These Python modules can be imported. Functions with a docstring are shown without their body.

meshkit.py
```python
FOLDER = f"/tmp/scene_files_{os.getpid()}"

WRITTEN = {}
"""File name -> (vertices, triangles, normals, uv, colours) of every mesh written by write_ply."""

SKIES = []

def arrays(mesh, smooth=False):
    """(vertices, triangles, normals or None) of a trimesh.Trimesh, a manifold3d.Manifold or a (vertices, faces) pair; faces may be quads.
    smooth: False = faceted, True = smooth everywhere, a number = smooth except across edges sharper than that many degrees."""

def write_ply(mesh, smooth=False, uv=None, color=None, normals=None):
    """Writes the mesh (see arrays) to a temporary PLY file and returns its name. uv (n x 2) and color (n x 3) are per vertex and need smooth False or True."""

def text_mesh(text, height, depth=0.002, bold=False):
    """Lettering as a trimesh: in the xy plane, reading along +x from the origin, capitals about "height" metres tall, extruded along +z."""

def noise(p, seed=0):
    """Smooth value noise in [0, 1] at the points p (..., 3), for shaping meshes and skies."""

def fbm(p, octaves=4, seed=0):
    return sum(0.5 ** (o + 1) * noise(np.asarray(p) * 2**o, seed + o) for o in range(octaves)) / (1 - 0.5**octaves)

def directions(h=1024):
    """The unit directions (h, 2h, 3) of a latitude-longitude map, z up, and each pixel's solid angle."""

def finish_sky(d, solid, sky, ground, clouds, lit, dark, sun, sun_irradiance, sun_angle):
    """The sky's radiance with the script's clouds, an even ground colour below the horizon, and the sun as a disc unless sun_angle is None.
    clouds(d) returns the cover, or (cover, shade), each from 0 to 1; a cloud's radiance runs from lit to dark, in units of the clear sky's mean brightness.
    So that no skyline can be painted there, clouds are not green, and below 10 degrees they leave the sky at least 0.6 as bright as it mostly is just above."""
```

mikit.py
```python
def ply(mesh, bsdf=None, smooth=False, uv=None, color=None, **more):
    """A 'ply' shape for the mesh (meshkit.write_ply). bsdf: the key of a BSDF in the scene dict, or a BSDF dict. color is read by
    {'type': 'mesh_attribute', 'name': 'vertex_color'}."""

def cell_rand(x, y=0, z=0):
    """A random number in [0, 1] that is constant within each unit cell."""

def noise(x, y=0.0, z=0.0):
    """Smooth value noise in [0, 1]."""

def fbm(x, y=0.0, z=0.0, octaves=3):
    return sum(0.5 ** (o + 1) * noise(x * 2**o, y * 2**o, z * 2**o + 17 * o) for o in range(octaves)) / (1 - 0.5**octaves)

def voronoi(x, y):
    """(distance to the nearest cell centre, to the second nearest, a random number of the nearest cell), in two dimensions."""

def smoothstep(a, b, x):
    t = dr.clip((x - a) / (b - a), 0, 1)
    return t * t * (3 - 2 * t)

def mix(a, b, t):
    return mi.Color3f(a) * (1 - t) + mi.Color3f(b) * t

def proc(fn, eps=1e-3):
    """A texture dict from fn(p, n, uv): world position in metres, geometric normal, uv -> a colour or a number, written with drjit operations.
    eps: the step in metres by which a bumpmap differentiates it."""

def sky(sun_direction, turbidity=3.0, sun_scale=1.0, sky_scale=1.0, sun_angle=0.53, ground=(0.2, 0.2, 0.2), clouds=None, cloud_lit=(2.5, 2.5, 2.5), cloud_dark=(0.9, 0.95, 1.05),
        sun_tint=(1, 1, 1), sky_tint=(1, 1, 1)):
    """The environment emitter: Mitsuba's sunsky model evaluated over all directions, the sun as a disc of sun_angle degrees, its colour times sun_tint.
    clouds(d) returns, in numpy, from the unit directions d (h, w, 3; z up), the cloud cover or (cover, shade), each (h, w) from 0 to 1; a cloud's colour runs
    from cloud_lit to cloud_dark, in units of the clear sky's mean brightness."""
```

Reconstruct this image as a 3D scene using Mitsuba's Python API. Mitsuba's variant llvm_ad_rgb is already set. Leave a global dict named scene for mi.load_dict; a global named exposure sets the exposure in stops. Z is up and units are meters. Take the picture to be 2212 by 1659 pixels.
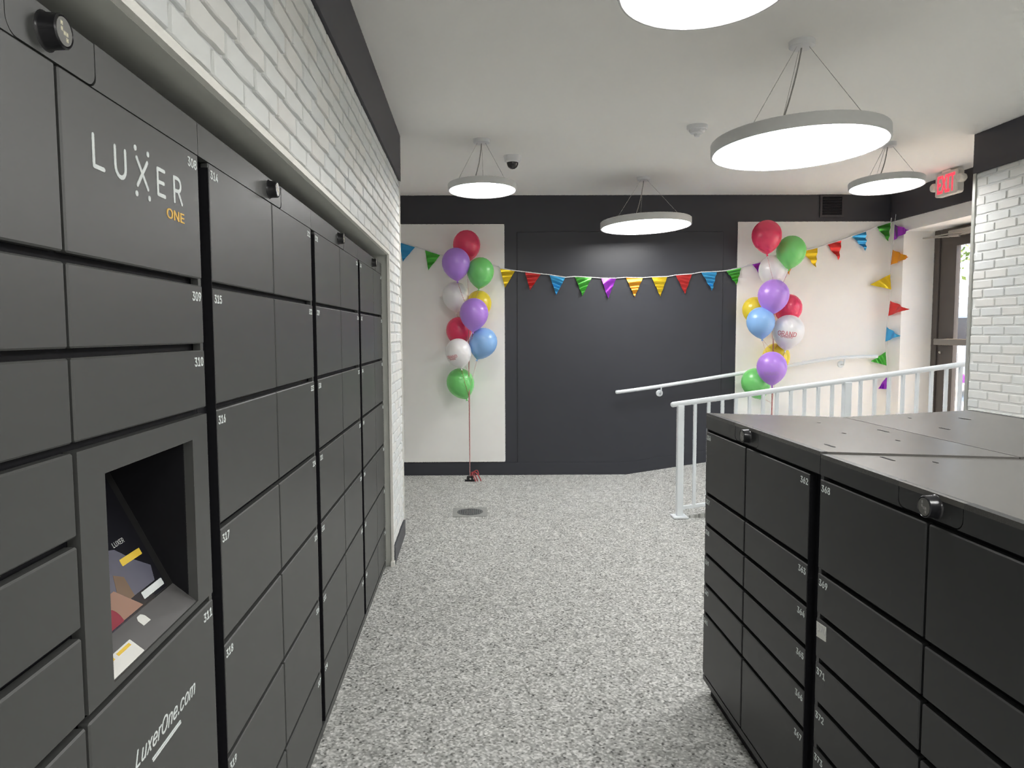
import math, random
import numpy as np
import trimesh
import mitsuba as mi
import drjit as dr
import manifold3d as m3
from shapely.geometry import Polygon, LineString, Point, box as sbox
from shapely.ops import unary_union
import mikit, meshkit
from mikit import proc, noise, fbm, voronoi, smoothstep, mix

T = mi.ScalarTransform4f
scene, labels = {}, {}

# ------------------------------------------------------------------ camera, sky, exposure
F_PX, YAW, PITCH, ROLL, EYE = 1537.2, 0.0554, -0.0712, -0.0038, 1.55
_r0 = np.array([math.cos(YAW), -math.sin(YAW), 0.0]); _f0 = np.array([math.sin(YAW), math.cos(YAW), 0.0]); _u0 = np.array([0, 0, 1.0])
_fw = _f0 * math.cos(PITCH) + _u0 * math.sin(PITCH); _up = _u0 * math.cos(PITCH) - _f0 * math.sin(PITCH)
_up2 = _up * math.cos(ROLL) - _r0 * math.sin(ROLL)
scene['camera'] = {'type': 'perspective', 'fov_axis': 'x', 'fov': math.degrees(2 * math.atan(1106 / F_PX)), 'near_clip': 0.05, 'far_clip': 200.0,
                   'to_world': T().look_at(origin=[0, 0, EYE], target=[float(_fw[0]), float(_fw[1]), EYE + float(_fw[2])], up=[float(v) for v in _up2])}
scene['sky'] = mikit.sky((0.46, -0.22, 0.86), turbidity=4.0, sun_scale=6.2, sky_scale=9.6, ground=(0.35, 0.34, 0.32), sky_tint=(1.17, 1.0, 0.86), sun_tint=(1.0, 0.93, 0.82))
exposure = 0.86
LAMP = 11.0          # radiance of the ceiling lamps' diffusers

# ------------------------------------------------------------------ materials
def srgb(r, g, b):
    return [((c / 255) / 12.92 if c / 255 <= 0.04045 else ((c / 255 + 0.055) / 1.055) ** 2.4) for c in (r, g, b)]

def mat(key, color, rough=0.5, spec=0.5, metallic=0.0, **more):
    c = color if isinstance(color, dict) else {'type': 'rgb', 'value': list(map(float, color))}
    scene['mat_' + key] = {'type': 'twosided', 'bsdf': {'type': 'principled', 'base_color': c, 'roughness': rough, 'specular': spec, 'metallic': metallic, **more}}
    return 'mat_' + key

def floor_fn(p, n, uv):
    d1, d2, r = voronoi(p.x * 118 + 0.6 * noise(p.x * 60, p.y * 60), p.y * 118)
    r2 = noise(p.x * 95 + 31, p.y * 95, 3)
    r3 = fbm(p.x * 22, p.y * 22, 5, 2)
    v = 0.20 + 0.34 * r * r + 0.22 * r2 + 0.10 * (r3 - 0.5)
    v = v - 0.20 * smoothstep(0.86, 0.93, mikit.cell_rand(dr.floor(p.x * 118), dr.floor(p.y * 118), 9))
    return mix((0.97, 0.99, 0.93), (1.0, 1.0, 0.97), r) * dr.clip(v, 0.05, 1)

M_FLOOR = mat('floor', proc(floor_fn), 0.6, 0.3)
M_CEIL = mat('ceiling', (0.83, 0.82, 0.79), 0.8, 0.2)
M_WHITE = mat('white_paint', (0.86, 0.845, 0.815), 0.6, 0.4)
M_PANEL = mat('white_panel', (0.87, 0.86, 0.83), 0.45, 0.4)
M_DARK = mat('dark_paint', (0.036, 0.038, 0.047), 0.36, 0.45)
M_BAND = mat('dark_band', (0.045, 0.045, 0.056), 0.5, 0.4)
M_BRICK = [mat('brick_%s' % k, c, 0.55, 0.4) for k, c in (('plain', (0.68, 0.695, 0.68)), ('cool', (0.65, 0.67, 0.665)), ('warm', (0.69, 0.69, 0.665)))]
M_MORTAR = mat('mortar', (0.60, 0.61, 0.61), 0.7, 0.3)
M_MORTAR2 = mat('mortar_right', (0.69, 0.70, 0.685), 0.7, 0.3)
M_TRIM = mat('trim', (0.78, 0.77, 0.72), 0.5, 0.4)
M_JAMB = mat('jamb', (0.50, 0.51, 0.47), 0.5, 0.4)
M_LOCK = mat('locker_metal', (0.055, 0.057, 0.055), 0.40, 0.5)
M_LOCK2 = mat('locker_metal_shaded', (0.025, 0.026, 0.0265), 0.40, 0.5)  # locker paint darkened: shade on the island fronts put into the colour
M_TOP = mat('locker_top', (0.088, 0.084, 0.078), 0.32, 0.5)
M_SLOT = mat('slot_shadow', (0.022, 0.021, 0.020), 0.6, 0.2)
M_BLACK = mat('black_recess', (0.006, 0.006, 0.008), 0.6, 0.2)
M_KNOB = mat('black_plastic', (0.012, 0.012, 0.014), 0.25, 0.5)
M_KNOBFACE = mat('lock_face', (0.12, 0.12, 0.11), 0.35, 0.5)
M_DIGIT = mat('cream_print', (0.72, 0.68, 0.50), 0.5, 0.3)
M_PRINT = mat('white_print', (0.66, 0.70, 0.69), 0.5, 0.3)
M_GOLD = mat('gold_print', (0.72, 0.44, 0.08), 0.45, 0.3)
M_YELLOW = mat('yellow_print', (0.75, 0.52, 0.06), 0.5, 0.3)
M_SCREEN = mat('screen_glass', (0.012, 0.012, 0.016), 0.12, 0.5)
M_SCRGREY = mat('screen_grey', (0.11, 0.11, 0.145), 0.25, 0.5)
M_TRAY = mat('tray_metal', (0.09, 0.088, 0.088), 0.45, 0.5)
M_SKIN = mat('screen_tan', (0.30, 0.17, 0.12), 0.4, 0.4)
M_BROWN = mat('screen_brown', (0.16, 0.10, 0.06), 0.4, 0.4)
M_REDP = mat('dark_red', (0.24, 0.012, 0.03), 0.4, 0.4)
M_STICK = mat('sticker_paper', (0.70, 0.70, 0.66), 0.5, 0.3)
M_RAIL = mat('white_rail', (0.76, 0.80, 0.82), 0.35, 0.5)
M_LAMPW = mat('lamp_body', (0.62, 0.62, 0.61), 0.45, 0.4)
M_WIRE = mat('wire', (0.42, 0.41, 0.39), 0.4, 0.5)
M_CORD = mat('lamp_cord', (0.32, 0.31, 0.30), 0.5, 0.4)
M_DEVICE = mat('device_white', (0.72, 0.72, 0.73), 0.4, 0.5)
M_DOME = mat('camera_dome', (0.02, 0.02, 0.02), 0.12, 0.6)
M_FRAME = mat('door_frame', (0.055, 0.048, 0.045), 0.4, 0.5)
M_BAR = mat('push_bar', (0.16, 0.15, 0.14), 0.4, 0.5)
M_ALU = mat('aluminium', (0.42, 0.40, 0.37), 0.35, 0.5, 0.6)
M_STEEL = mat('corner_strip', (0.45, 0.46, 0.43), 0.35, 0.5, 0.4)
M_EXITBODY = mat('exit_housing', (0.74, 0.71, 0.64), 0.45, 0.4)
M_DRAIN = mat('drain_plate', (0.26, 0.265, 0.255), 0.5, 0.4)
M_GRATE = mat('drain_grate', (0.11, 0.115, 0.12), 0.45, 0.5, 0.3)
M_VENT = mat('vent_metal', (0.040, 0.038, 0.045), 0.5, 0.4)
M_VENTIN = mat('vent_inside', (0.014, 0.014, 0.019), 0.6, 0.3)
M_STRING = mat('bunting_string', (0.74, 0.74, 0.75), 0.4, 0.5)
M_RIBBON = mat('red_ribbon', (0.42, 0.06, 0.07), 0.4, 0.5)
M_RIBBON2 = mat('pale_ribbon', (0.62, 0.34, 0.33), 0.4, 0.5)
M_PINK = mat('pink_print', (0.62, 0.25, 0.27), 0.5, 0.3)
M_LILAC = mat('lilac_print', (0.42, 0.26, 0.62), 0.5, 0.3)
BAL = {'red': (0.74, 0.045, 0.12), 'purple': (0.43, 0.22, 0.72), 'green': (0.18, 0.62, 0.17), 'white': (0.84, 0.82, 0.81), 'yellow': (0.82, 0.64, 0.05), 'blue': (0.25, 0.46, 0.80)}
M_BAL = {k: mat('balloon_' + k, c, 0.28, 0.5, clearcoat=0.5, clearcoat_gloss=0.8) for k, c in BAL.items()}
FOIL = {'red': (0.62, 0.05, 0.05), 'purple': (0.33, 0.05, 0.55), 'green': (0.08, 0.42, 0.06), 'yellow': (0.78, 0.55, 0.03), 'blue': (0.06, 0.36, 0.70), 'orange': (0.72, 0.30, 0.03)}
M_FOIL = {k: mat('foil_' + k, c, 0.24, 0.5, 0.82) for k, c in FOIL.items()}
M_GROUND = mat('pavement', (0.55, 0.54, 0.52), 0.8, 0.2)
M_VAN = mat('van_paint', (0.78, 0.78, 0.80), 0.25, 0.5)
M_VANGLASS = mat('van_glass', (0.03, 0.03, 0.045), 0.1, 0.6)
M_TYRE = mat('tyre', (0.02, 0.02, 0.02), 0.7, 0.3)
M_BARK = mat('bark', (0.16, 0.11, 0.07), 0.8, 0.2)
M_LEAF = mat('leaf', (0.16, 0.24, 0.05), 0.6, 0.3)
M_BANNER = mat('purple_cloth', (0.22, 0.04, 0.34), 0.6, 0.3)
scene['mat_glass'] = {'type': 'thindielectric', 'int_ior': 1.5}
M_GLASS = 'mat_glass'

# ------------------------------------------------------------------ helpers
def numbered(key):
    if key not in scene and key not in labels:
        return key
    k = 1
    while '%s_%03d' % (key, k) in scene or '%s_%03d' % (key, k) in labels:
        k += 1
    return '%s_%03d' % (key, k)

_count = {}
def _next(key):                       # fast numbering for long runs of alike pieces
    k = _count.get(key, -1) + 1
    _count[key] = k
    return key if k == 0 else '%s_%03d' % (key, k)

def put(name, mesh, m, parent=None, M=None, smooth=False, label=None, kind=None, **more):
    key = _next(name if parent is None else parent + '__' + name)
    d = mesh if isinstance(mesh, dict) else mikit.ply(mesh, m, smooth=smooth, **more)
    if M is not None:
        d = {**d, 'to_world': T(np.asarray(M, float).tolist())}
    scene[key] = d
    if label or kind:
        labels[key] = {}
        if label: labels[key]['label'] = label
        if kind: labels[key]['kind'] = kind
    return key

def thing(name, label, cat, group=None):
    key = _next(name)
    labels[key] = {'label': label, 'category': cat}
    if group: labels[key]['group'] = group
    return key

def single(name, mesh, m, label, cat, group=None, **k):
    key = put(name, mesh, m, **k)
    labels[key] = {'label': label, 'category': cat}
    if group: labels[key]['group'] = group
    return key

def struct(name, mesh, m, label=None, **k):
    return put(name, mesh, m, label=label, kind='structure', **k)

def B(x0, x1, y0, y1, z0, z1):
    return trimesh.creation.box(bounds=[[min(x0, x1), min(y0, y1), min(z0, z1)], [max(x0, x1), max(y0, y1), max(z0, z1)]])

def bev(x0, x1, y0, y1, z0, z1, b=0.003):
    pts = []
    for sx in (0, 1):
        for sy in (0, 1):
            for sz in (0, 1):
                c = [x1 if sx else x0, y1 if sy else y0, z1 if sz else z0]
                i = [-b if sx else b, -b if sy else b, -b if sz else b]
                for k in range(3):
                    q = list(c)
                    for j in range(3):
                        if j != k: q[j] += i[j]
                    pts.append(q)
    return trimesh.convex.convex_hull(np.array(pts))

cat_ = trimesh.util.concatenate

def ext(poly, d, z0=0.0):
    ms = [trimesh.creation.extrude_polygon(g, d, engine='earcut') for g in getattr(poly, 'geoms', [poly])]
    m = cat_(ms) if len(ms) > 1 else ms[0]
    m.apply_translation([0, 0, z0])
    return m

def rrect(x0, x1, y0, y1, r):
    return sbox(x0 + r, y0 + r, x1 - r, y1 - r).buffer(r, quad_segs=5)

def tube(pts, rad, sides=10, caps=True):
    P = np.asarray(pts, float); n = len(P)
    R = np.broadcast_to(rad, (n,))
    t = np.gradient(P, axis=0); t /= np.linalg.norm(t, axis=1, keepdims=True) + 1e-12
    ref = np.array([0, 0, 1.0]) if abs(t[:, 2]).max() < 0.9 else np.array([1.0, 0.13, 0])
    a = np.cross(t, ref); a /= np.linalg.norm(a, axis=1, keepdims=True) + 1e-12
    b = np.cross(t, a); ang = np.arange(sides) * 2 * np.pi / sides
    v = P[:, None] + R[:, None, None] * (np.cos(ang)[None, :, None] * a[:, None] + np.sin(ang)[None, :, None] * b[:, None])
    v = v.reshape(-1, 3); f = []
    for i in range(n - 1):
        for j in range(sides):
            p, q = i * sides + j, i * sides + (j + 1) % sides
            f += [[p, q, q + sides], [p, q + sides, p + sides]]
    if caps:
        v = np.vstack([v, P[0], P[-1]])
        for j in range(sides):
            f.append([n * sides, (j + 1) % sides, j]); e = (n - 1) * sides
            f.append([n * sides + 1, e + j, e + (j + 1) % sides])
    return trimesh.Trimesh(v, f, process=False)

def lathe(profile, sections=32):
    return trimesh.creation.revolve(np.asarray(profile, float), sections=sections)

def bez(pts, n=24):
    P = np.asarray(pts, float)
    from scipy.interpolate import PchipInterpolator
    s = np.r_[0, np.cumsum(np.linalg.norm(np.diff(P, axis=0), axis=1))]
    return PchipInterpolator(s, P)(np.linspace(0, s[-1], n))

def tr(m, M):
    m = m.copy(); m.apply_transform(M); return m

def frame(O, U, Z, N):
    M = np.eye(4); M[:3, 0], M[:3, 1], M[:3, 2], M[:3, 3] = U, Z, N, O
    return M

def bar(p, q, w, h):                   # a square bar from p to q (w across, h up)
    p, q = np.asarray(p, float), np.asarray(q, float)
    L = np.linalg.norm(q - p); t = (q - p) / L
    up = np.array([0, 0, 1.0]) if abs(t[2]) < 0.95 else np.array([0, 1.0, 0])
    s = np.cross(t, up); s /= np.linalg.norm(s); u = np.cross(s, t)
    m = bev(-w / 2, w / 2, 0, L, -h / 2, h / 2, min(w, h) * 0.12)
    M = np.eye(4); M[:3, 0], M[:3, 1], M[:3, 2], M[:3, 3] = s, t, u, p
    return tr(m, M)

YB, YR = 7.7341, -0.0472                # the back wall: y = YB + YR x
ANG = math.atan(YR)
def yb(x, off=0.0): return YB - off + YR * x
WB = frame([0, YB, 0], [math.cos(ANG), math.sin(ANG), 0], [0, 0, 1], [math.sin(ANG), -math.cos(ANG), 0])  # local (u, z, outwards)
def ub(x): return x / math.cos(ANG)
def BW(x0, x1, z0, z1, n0, n1, b=0.0):
    m = bev(ub(x0), ub(x1), z0, z1, n0, n1, b) if b else B(ub(x0), ub(x1), z0, z1, n0, n1)
    return tr(m, WB)
CZ = 3.02
RX0, RS, RXL, RZL = 1.68, 0.150, 4.02, 0.351   # the ramp: start, slope, landing
def ramp_z(x): return 0.0 if x < RX0 else min((x - RX0) * RS, RZL)

# ------------------------------------------------------------------ the setting
struct('floor', B(-3.2, 5.0, -2.8, 8.0, -0.12, 0.0), M_FLOOR, 'speckled grey chip floor')
struct('ceiling', B(-3.2, 5.0, -2.8, 8.0, CZ, CZ + 0.12), M_CEIL, 'plain white ceiling')
wb = struct('wall_back', BW(-3.2, 5.2, -0.1, 3.1, -0.25, 0.0), M_DARK, 'charcoal painted back wall')
put('white_panel', tr(ext(rrect(ub(-2.9), ub(0.352), 0.147, 2.715, 0.012), 0.014), WB), M_PANEL, wb, label='white wall panel behind the first balloon bunch')
put('white_panel', BW(2.857, 4.52, 0.05, 2.733, 0.0005, 0.010), M_WHITE, wb, label='white wall panel above the ramp')
put('dark_panel', BW(0.486, 2.705, 0.10, 2.633, 0.0005, 0.009, 0.004), M_DARK, wb, label='wide raised charcoal panel')
# the skirting follows the floor and the ramp
v = []
for x, z in ((-3.1, 0), (RX0, 0), (2.857, ramp_z(2.857))):
    for n in (0.0005, 0.016):
        for zz in (z, z + 0.137):
            v.append([ub(x), zz, n])
v = np.array(v); f = []
for k in (0, 4):
    a = lambda i: k + i
    q = [(0, 1, 5, 4), (3, 2, 6, 7), (1, 3, 7, 5), (2, 0, 4, 6)]
    for (i0, i1, i2, i3) in q: f += [[a(i0), a(i1), a(i2)], [a(i0), a(i2), a(i3)]]
f += [[0, 2, 3], [0, 3, 1], [8, 9, 11], [8, 11, 10]]
struct('baseboard_back', tr(trimesh.Trimesh(v, f, process=False), WB), M_DARK, 'charcoal skirting that climbs with the ramp')
struct('wall_far', cat_([B(-3.2, -3.0, 5.0, 8.0, 0, CZ), B(-3.2, -1.39, 5.0, 5.2, 0, CZ)]), M_WHITE)
struct('wall_front', B(-3.2, 5.0, -2.8, -2.6, 0, CZ), M_WHITE)

# left wall: brick face around the recess of the lockers
XW = -0.550
wl = struct('wall_left', cat_([B(-1.4, XW, -2.6, 5.452, 2.062, CZ), B(-1.4, XW, 4.722, 5.452, 0, 2.062), B(-1.4, XW, -2.6, 0.49, 0, 2.062), B(-1.45, -1.28, 0.49, 4.722, 0, 2.062)]), M_MORTAR, 'white painted brick wall around the locker recess')
struct('trim_1', B(XW - 0.02, -0.526, -2.6, 5.462, 2.688, CZ - 0.001), M_BAND, 'dark painted band under the ceiling')
struct('trim_2', cat_([B(XW, -0.534, 0.47, 4.722, 2.062, 2.082), B(XW, -0.534, 4.700, 4.722, 0.0, 2.062), B(XW - 0.004, -0.530, 4.685, 4.727, 0.0, 0.03)]), M_TRIM, 'cream trim along the edge of the locker recess')
struct('trim_3', cat_([B(-1.25, XW, 4.716, 4.7225, 0, 2.062), B(-1.25, XW, 0.47, 4.722, 2.0615, 2.064)]), M_JAMB, 'grey lining of the locker recess')
struct('baseboard_left', B(XW, -0.528, 4.728, 5.458, 0, 0.115), M_DARK, 'charcoal skirting below the brick')
struct('trim_4', B(XW - 0.01, -0.532, 5.45, 5.458, 0.115, 2.688), M_TRIM)

# right wall: brick face of the pier, header over the ramp's bay, bay of the door
wr = struct('wall_right', B(3.7785, 4.95, -2.6, 5.235, 0, CZ), M_MORTAR2, 'white painted brick pier at the right')
struct('trim_5', B(3.764, 3.80, -2.6, 5.242, 2.728, CZ - 0.001), M_BAND, 'dark painted band above the brick pier')
struct('trim_6', cat_([B(3.764, 3.776, 5.212, 5.238, 0, 2.728), B(3.764, 3.80, 5.235, 5.240, 0, 2.728)]), M_STEEL, 'grey metal corner strip of the brick pier')
struct('wall_bay_header', B(4.509, 4.95, 5.235, 7.29, 2.598, CZ), M_WHITE, 'white header above the door bay')
struct('trim_7', B(4.497, 4.52, 5.236, 7.515, 2.728, CZ - 0.001), M_BAND, 'dark painted band above the door bay')
struct('wall_bay_side', B(4.509, 4.95, 7.285, 7.8, 0, CZ), M_WHITE, 'white side of the door bay')

# the ramp and its landing
v = []
for x in (RX0, RXL, 4.95):
    for y in (5.79 - 0.047 * (x - 1.7), yb(x, 0.001)):
        for z in (0.0 if x > RX0 else -0.01, max(ramp_z(x), 0.0005)):
            v.append([x, y, z])
f = []
for k in (0, 4):
    for q in ((0, 1, 5, 4), (3, 2, 6, 7), (1, 3, 7, 5), (2, 0, 4, 6)):
        f += [[k + q[0], k + q[2], k + q[1]], [k + q[0], k + q[3], k + q[2]]]
f += [[0, 3, 2], [0, 1, 3], [8, 11, 9], [8, 10, 11]]
ramp_mesh = trimesh.Trimesh(v, f, process=False)
struct('ramp', ramp_mesh, M_FLOOR, 'sloping ramp in the floor finish')
struct('landing', B(RXL, 4.95, 5.24, 5.70, 0.0, RZL), M_FLOOR)

# ------------------------------------------------------------------ bricks
rng = random.Random(7)
def brick_mesh(L, H, seed, deep=0.018):
    """Front of a hand-made brick in local (x along, y up, z out): an uneven rounded outline and an uneven face."""
    r = random.Random(seed)
    gx, gy_ = (0, 0.024, 0.34, 0.67, 0.976, 1), (0, 0.075, 0.925, 1)
    nx, ny = len(gx) - 1, len(gy_) - 1
    g = np.zeros((ny + 1, nx + 1, 3))
    for j in range(ny + 1):
        for i in range(nx + 1):
            ex, ey = i in (0, nx), j in (0, ny)
            x = (gx[i] - 0.5) * L; y = (gy_[j] - 0.5) * H
            z = r.uniform(-0.0008, 0.0008)
            if ex: x += r.uniform(-0.0030, 0.0010) * (1 if i else -1)
            if ey: y += r.uniform(-0.0032, 0.0012) * (1 if j else -1)
            if ex or ey: z -= 0.0030
            if ex and ey: x *= 0.982; y *= 0.90
            if (ex or ey) and r.random() < 0.12: z -= 0.004; y *= 0.90
            g[j, i] = (x, y, z)
    back = []
    ring = [(0, i) for i in range(nx)] + [(j, nx) for j in range(ny)] + [(ny, i) for i in range(nx, 0, -1)] + [(j, 0) for j in range(ny, 0, -1)]
    V = list(g.reshape(-1, 3)); Fc = []
    idx = lambda j, i: j * (nx + 1) + i
    for j in range(ny):
        for i in range(nx):
            Fc += [[idx(j, i), idx(j, i + 1), idx(j + 1, i + 1)], [idx(j, i), idx(j + 1, i + 1), idx(j + 1, i)]]
    n0 = len(V)
    for (j, i) in ring:
        p = g[j, i]; V.append([p[0] * 1.005, p[1] * 1.02, -deep])
    n = len(ring)
    for k in range(n):
        a, b = idx(*ring[k]), idx(*ring[(k + 1) % n])
        Fc += [[a, n0 + k, n0 + (k + 1) % n], [a, n0 + (k + 1) % n, b]]
    return trimesh.Trimesh(np.array(V), Fc, process=False)

CH, BL, JT = 0.0685, 0.200, 0.0115
BRICKS = {}
def brick_ply(L, k, m):
    key = (round(L, 3), k, m)
    if key not in BRICKS:
        BRICKS[key] = mikit.ply(brick_mesh(L, CH - JT, hash((round(L * 1000), k)) % 9973), m, smooth=22)
    return BRICKS[key]

def lay(u0, u1, z0, z1, offset, row0=0):
    """The bricks (centre u, centre z, length) of a field in running bond, cut at its ends."""
    out, row, z = [], row0, z0
    while z < z1 - 0.012:
        h = min(CH, z1 - z)
        u = u0 - ((row % 2) * 0.5 + offset + 0.08 * ((row * 7) % 3)) % 1.0 * (BL + JT)
        while u < u1 - 0.02:
            a, b = max(u, u0), min(u + BL, u1)
            if b - a > 0.03: out.append(((a + b) / 2, z + h / 2 - 0.0, b - a, h - JT))
            u += BL + JT
        z += CH; row += 1
    return out

def brick_field(parent, bricks, Mf):
    for (u, z, L, h) in bricks:
        L = BL if L > BL - 0.004 else max(0.035, round(L / 0.017) * 0.017)
        L = min(L, BL)
        d = brick_ply(L, rng.randrange(4), rng.choice(M_BRICK))
        A = np.eye(4); A[:3, 3] = (u, z, rng.uniform(-0.0012, 0.0012)); A[1, 1] = h / (CH - JT)
        a = rng.uniform(-0.004, 0.004); A[0, 1], A[1, 0] = -a, a * 1.0
        put('brick', d, None, parent, M=Mf @ A)

ML = frame([-0.5385, 0, 0], [0, 1, 0], [0, 0, 1], [1, 0, 0])
top = lay(0.98, 5.446, 2.086, 2.688, 0.2)
side = lay(4.732, 5.446, 0.117, 2.084, 0.6, 1)
brick_field(wl, top, ML)
brick_field(wl, side, ML)
rest = [tr(brick_mesh(max(L, 0.04), CH - JT, k % 5), ML @ frame([u, z, 0], [1, 0, 0], [0, 1, 0], [0, 0, 1])) for k, (u, z, L, h) in enumerate(lay(-1.5, 0.96, 2.086, 2.688, 0.2))]
put('brick_field', cat_(rest), M_BRICK[0], wl, kind='stuff')
MR = frame([3.7705, 0, 0], [0, -1, 0], [0, 0, 1], [-1, 0, 0])
face = lay(-5.208, -3.45, 0.70, 2.726, 0.35)
brick_field(wr, face, MR)
rest = [tr(brick_mesh(max(L, 0.04), CH - JT, k % 5), MR @ frame([u, z, 0], [1, 0, 0], [0, 1, 0], [0, 0, 1])) for k, (u, z, L, h) in enumerate(lay(-5.208, -3.45, 0.015, 0.698, 0.35) + lay(-3.44, -2.4, 0.70, 2.726, 0.1))]
put('brick_field', cat_(rest), M_BRICK[0], wr, kind='stuff')

# ------------------------------------------------------------------ pendant lamps
def pendant(c, R, tilt, canopy, label, in_view=True):
    t = thing('pendant_lamp', label, 'lamp')
    c = np.asarray(c, float)
    n = np.array([tilt[0], tilt[1], 1.0]); n /= np.linalg.norm(n)
    u = np.cross([0, 1, 0], n); u /= np.linalg.norm(u); w = np.cross(n, u)
    M = frame(c, u, w, n)
    h = 0.062 if R > 0.3 else 0.05
    rim = lathe([(R - 0.012, 0.004), (R - 0.008, 0.0), (R - 0.002, 0.0), (R, 0.003), (R, h - 0.003), (R - 0.003, h), (0.0, h)], 72)
    put('rim', tr(rim, M), M_LAMPW, t, smooth=35)
    disc = lathe([(R - 0.010, 0.004), (0.0, 0.004)], 72)
    disc = tr(disc, M)
    if disc.face_normals[0][2] > 0: disc.invert()
    put('diffuser', {**mikit.ply(disc, M_LAMPW), 'emitter': {'type': 'area', 'radiance': {'type': 'rgb', 'value': [LAMP, LAMP * 0.99, LAMP * 0.975]}}}, None, t, label='glowing white disc')
    cx, cy = canopy
    can = lathe([(0, -0.032), (0.052, -0.032), (0.062, -0.026), (0.064, 0.0), (0, 0.0)], 32)
    put('canopy', tr(can, frame([cx, cy, CZ], [1, 0, 0], [0, 1, 0], [0, 0, 1])), M_DEVICE, t, smooth=35)
    C = np.array([cx, cy, CZ - 0.03])
    for k in range(3):
        a = math.radians(86 + 120 * k)
        q = (M @ np.array([0.80 * R * math.cos(a), 0.80 * R * math.sin(a), h, 1]))[:3]
        s = C + 0.035 * np.array([math.cos(a), math.sin(a), 0])
        put('suspension_wire', tube([s, q], 0.0016, 5), M_WIRE, t)
    a = math.radians(190)
    q = (M @ np.array([0.28 * R * math.cos(a), 0.28 * R * math.sin(a), h, 1]))[:3]
    put('power_cord', tube(bez([C, C * 0.6 + q * 0.4 + np.array([0.012, 0, 0.0]), q], 10), 0.004, 6), M_CORD, t, smooth=True)
    return t

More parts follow.
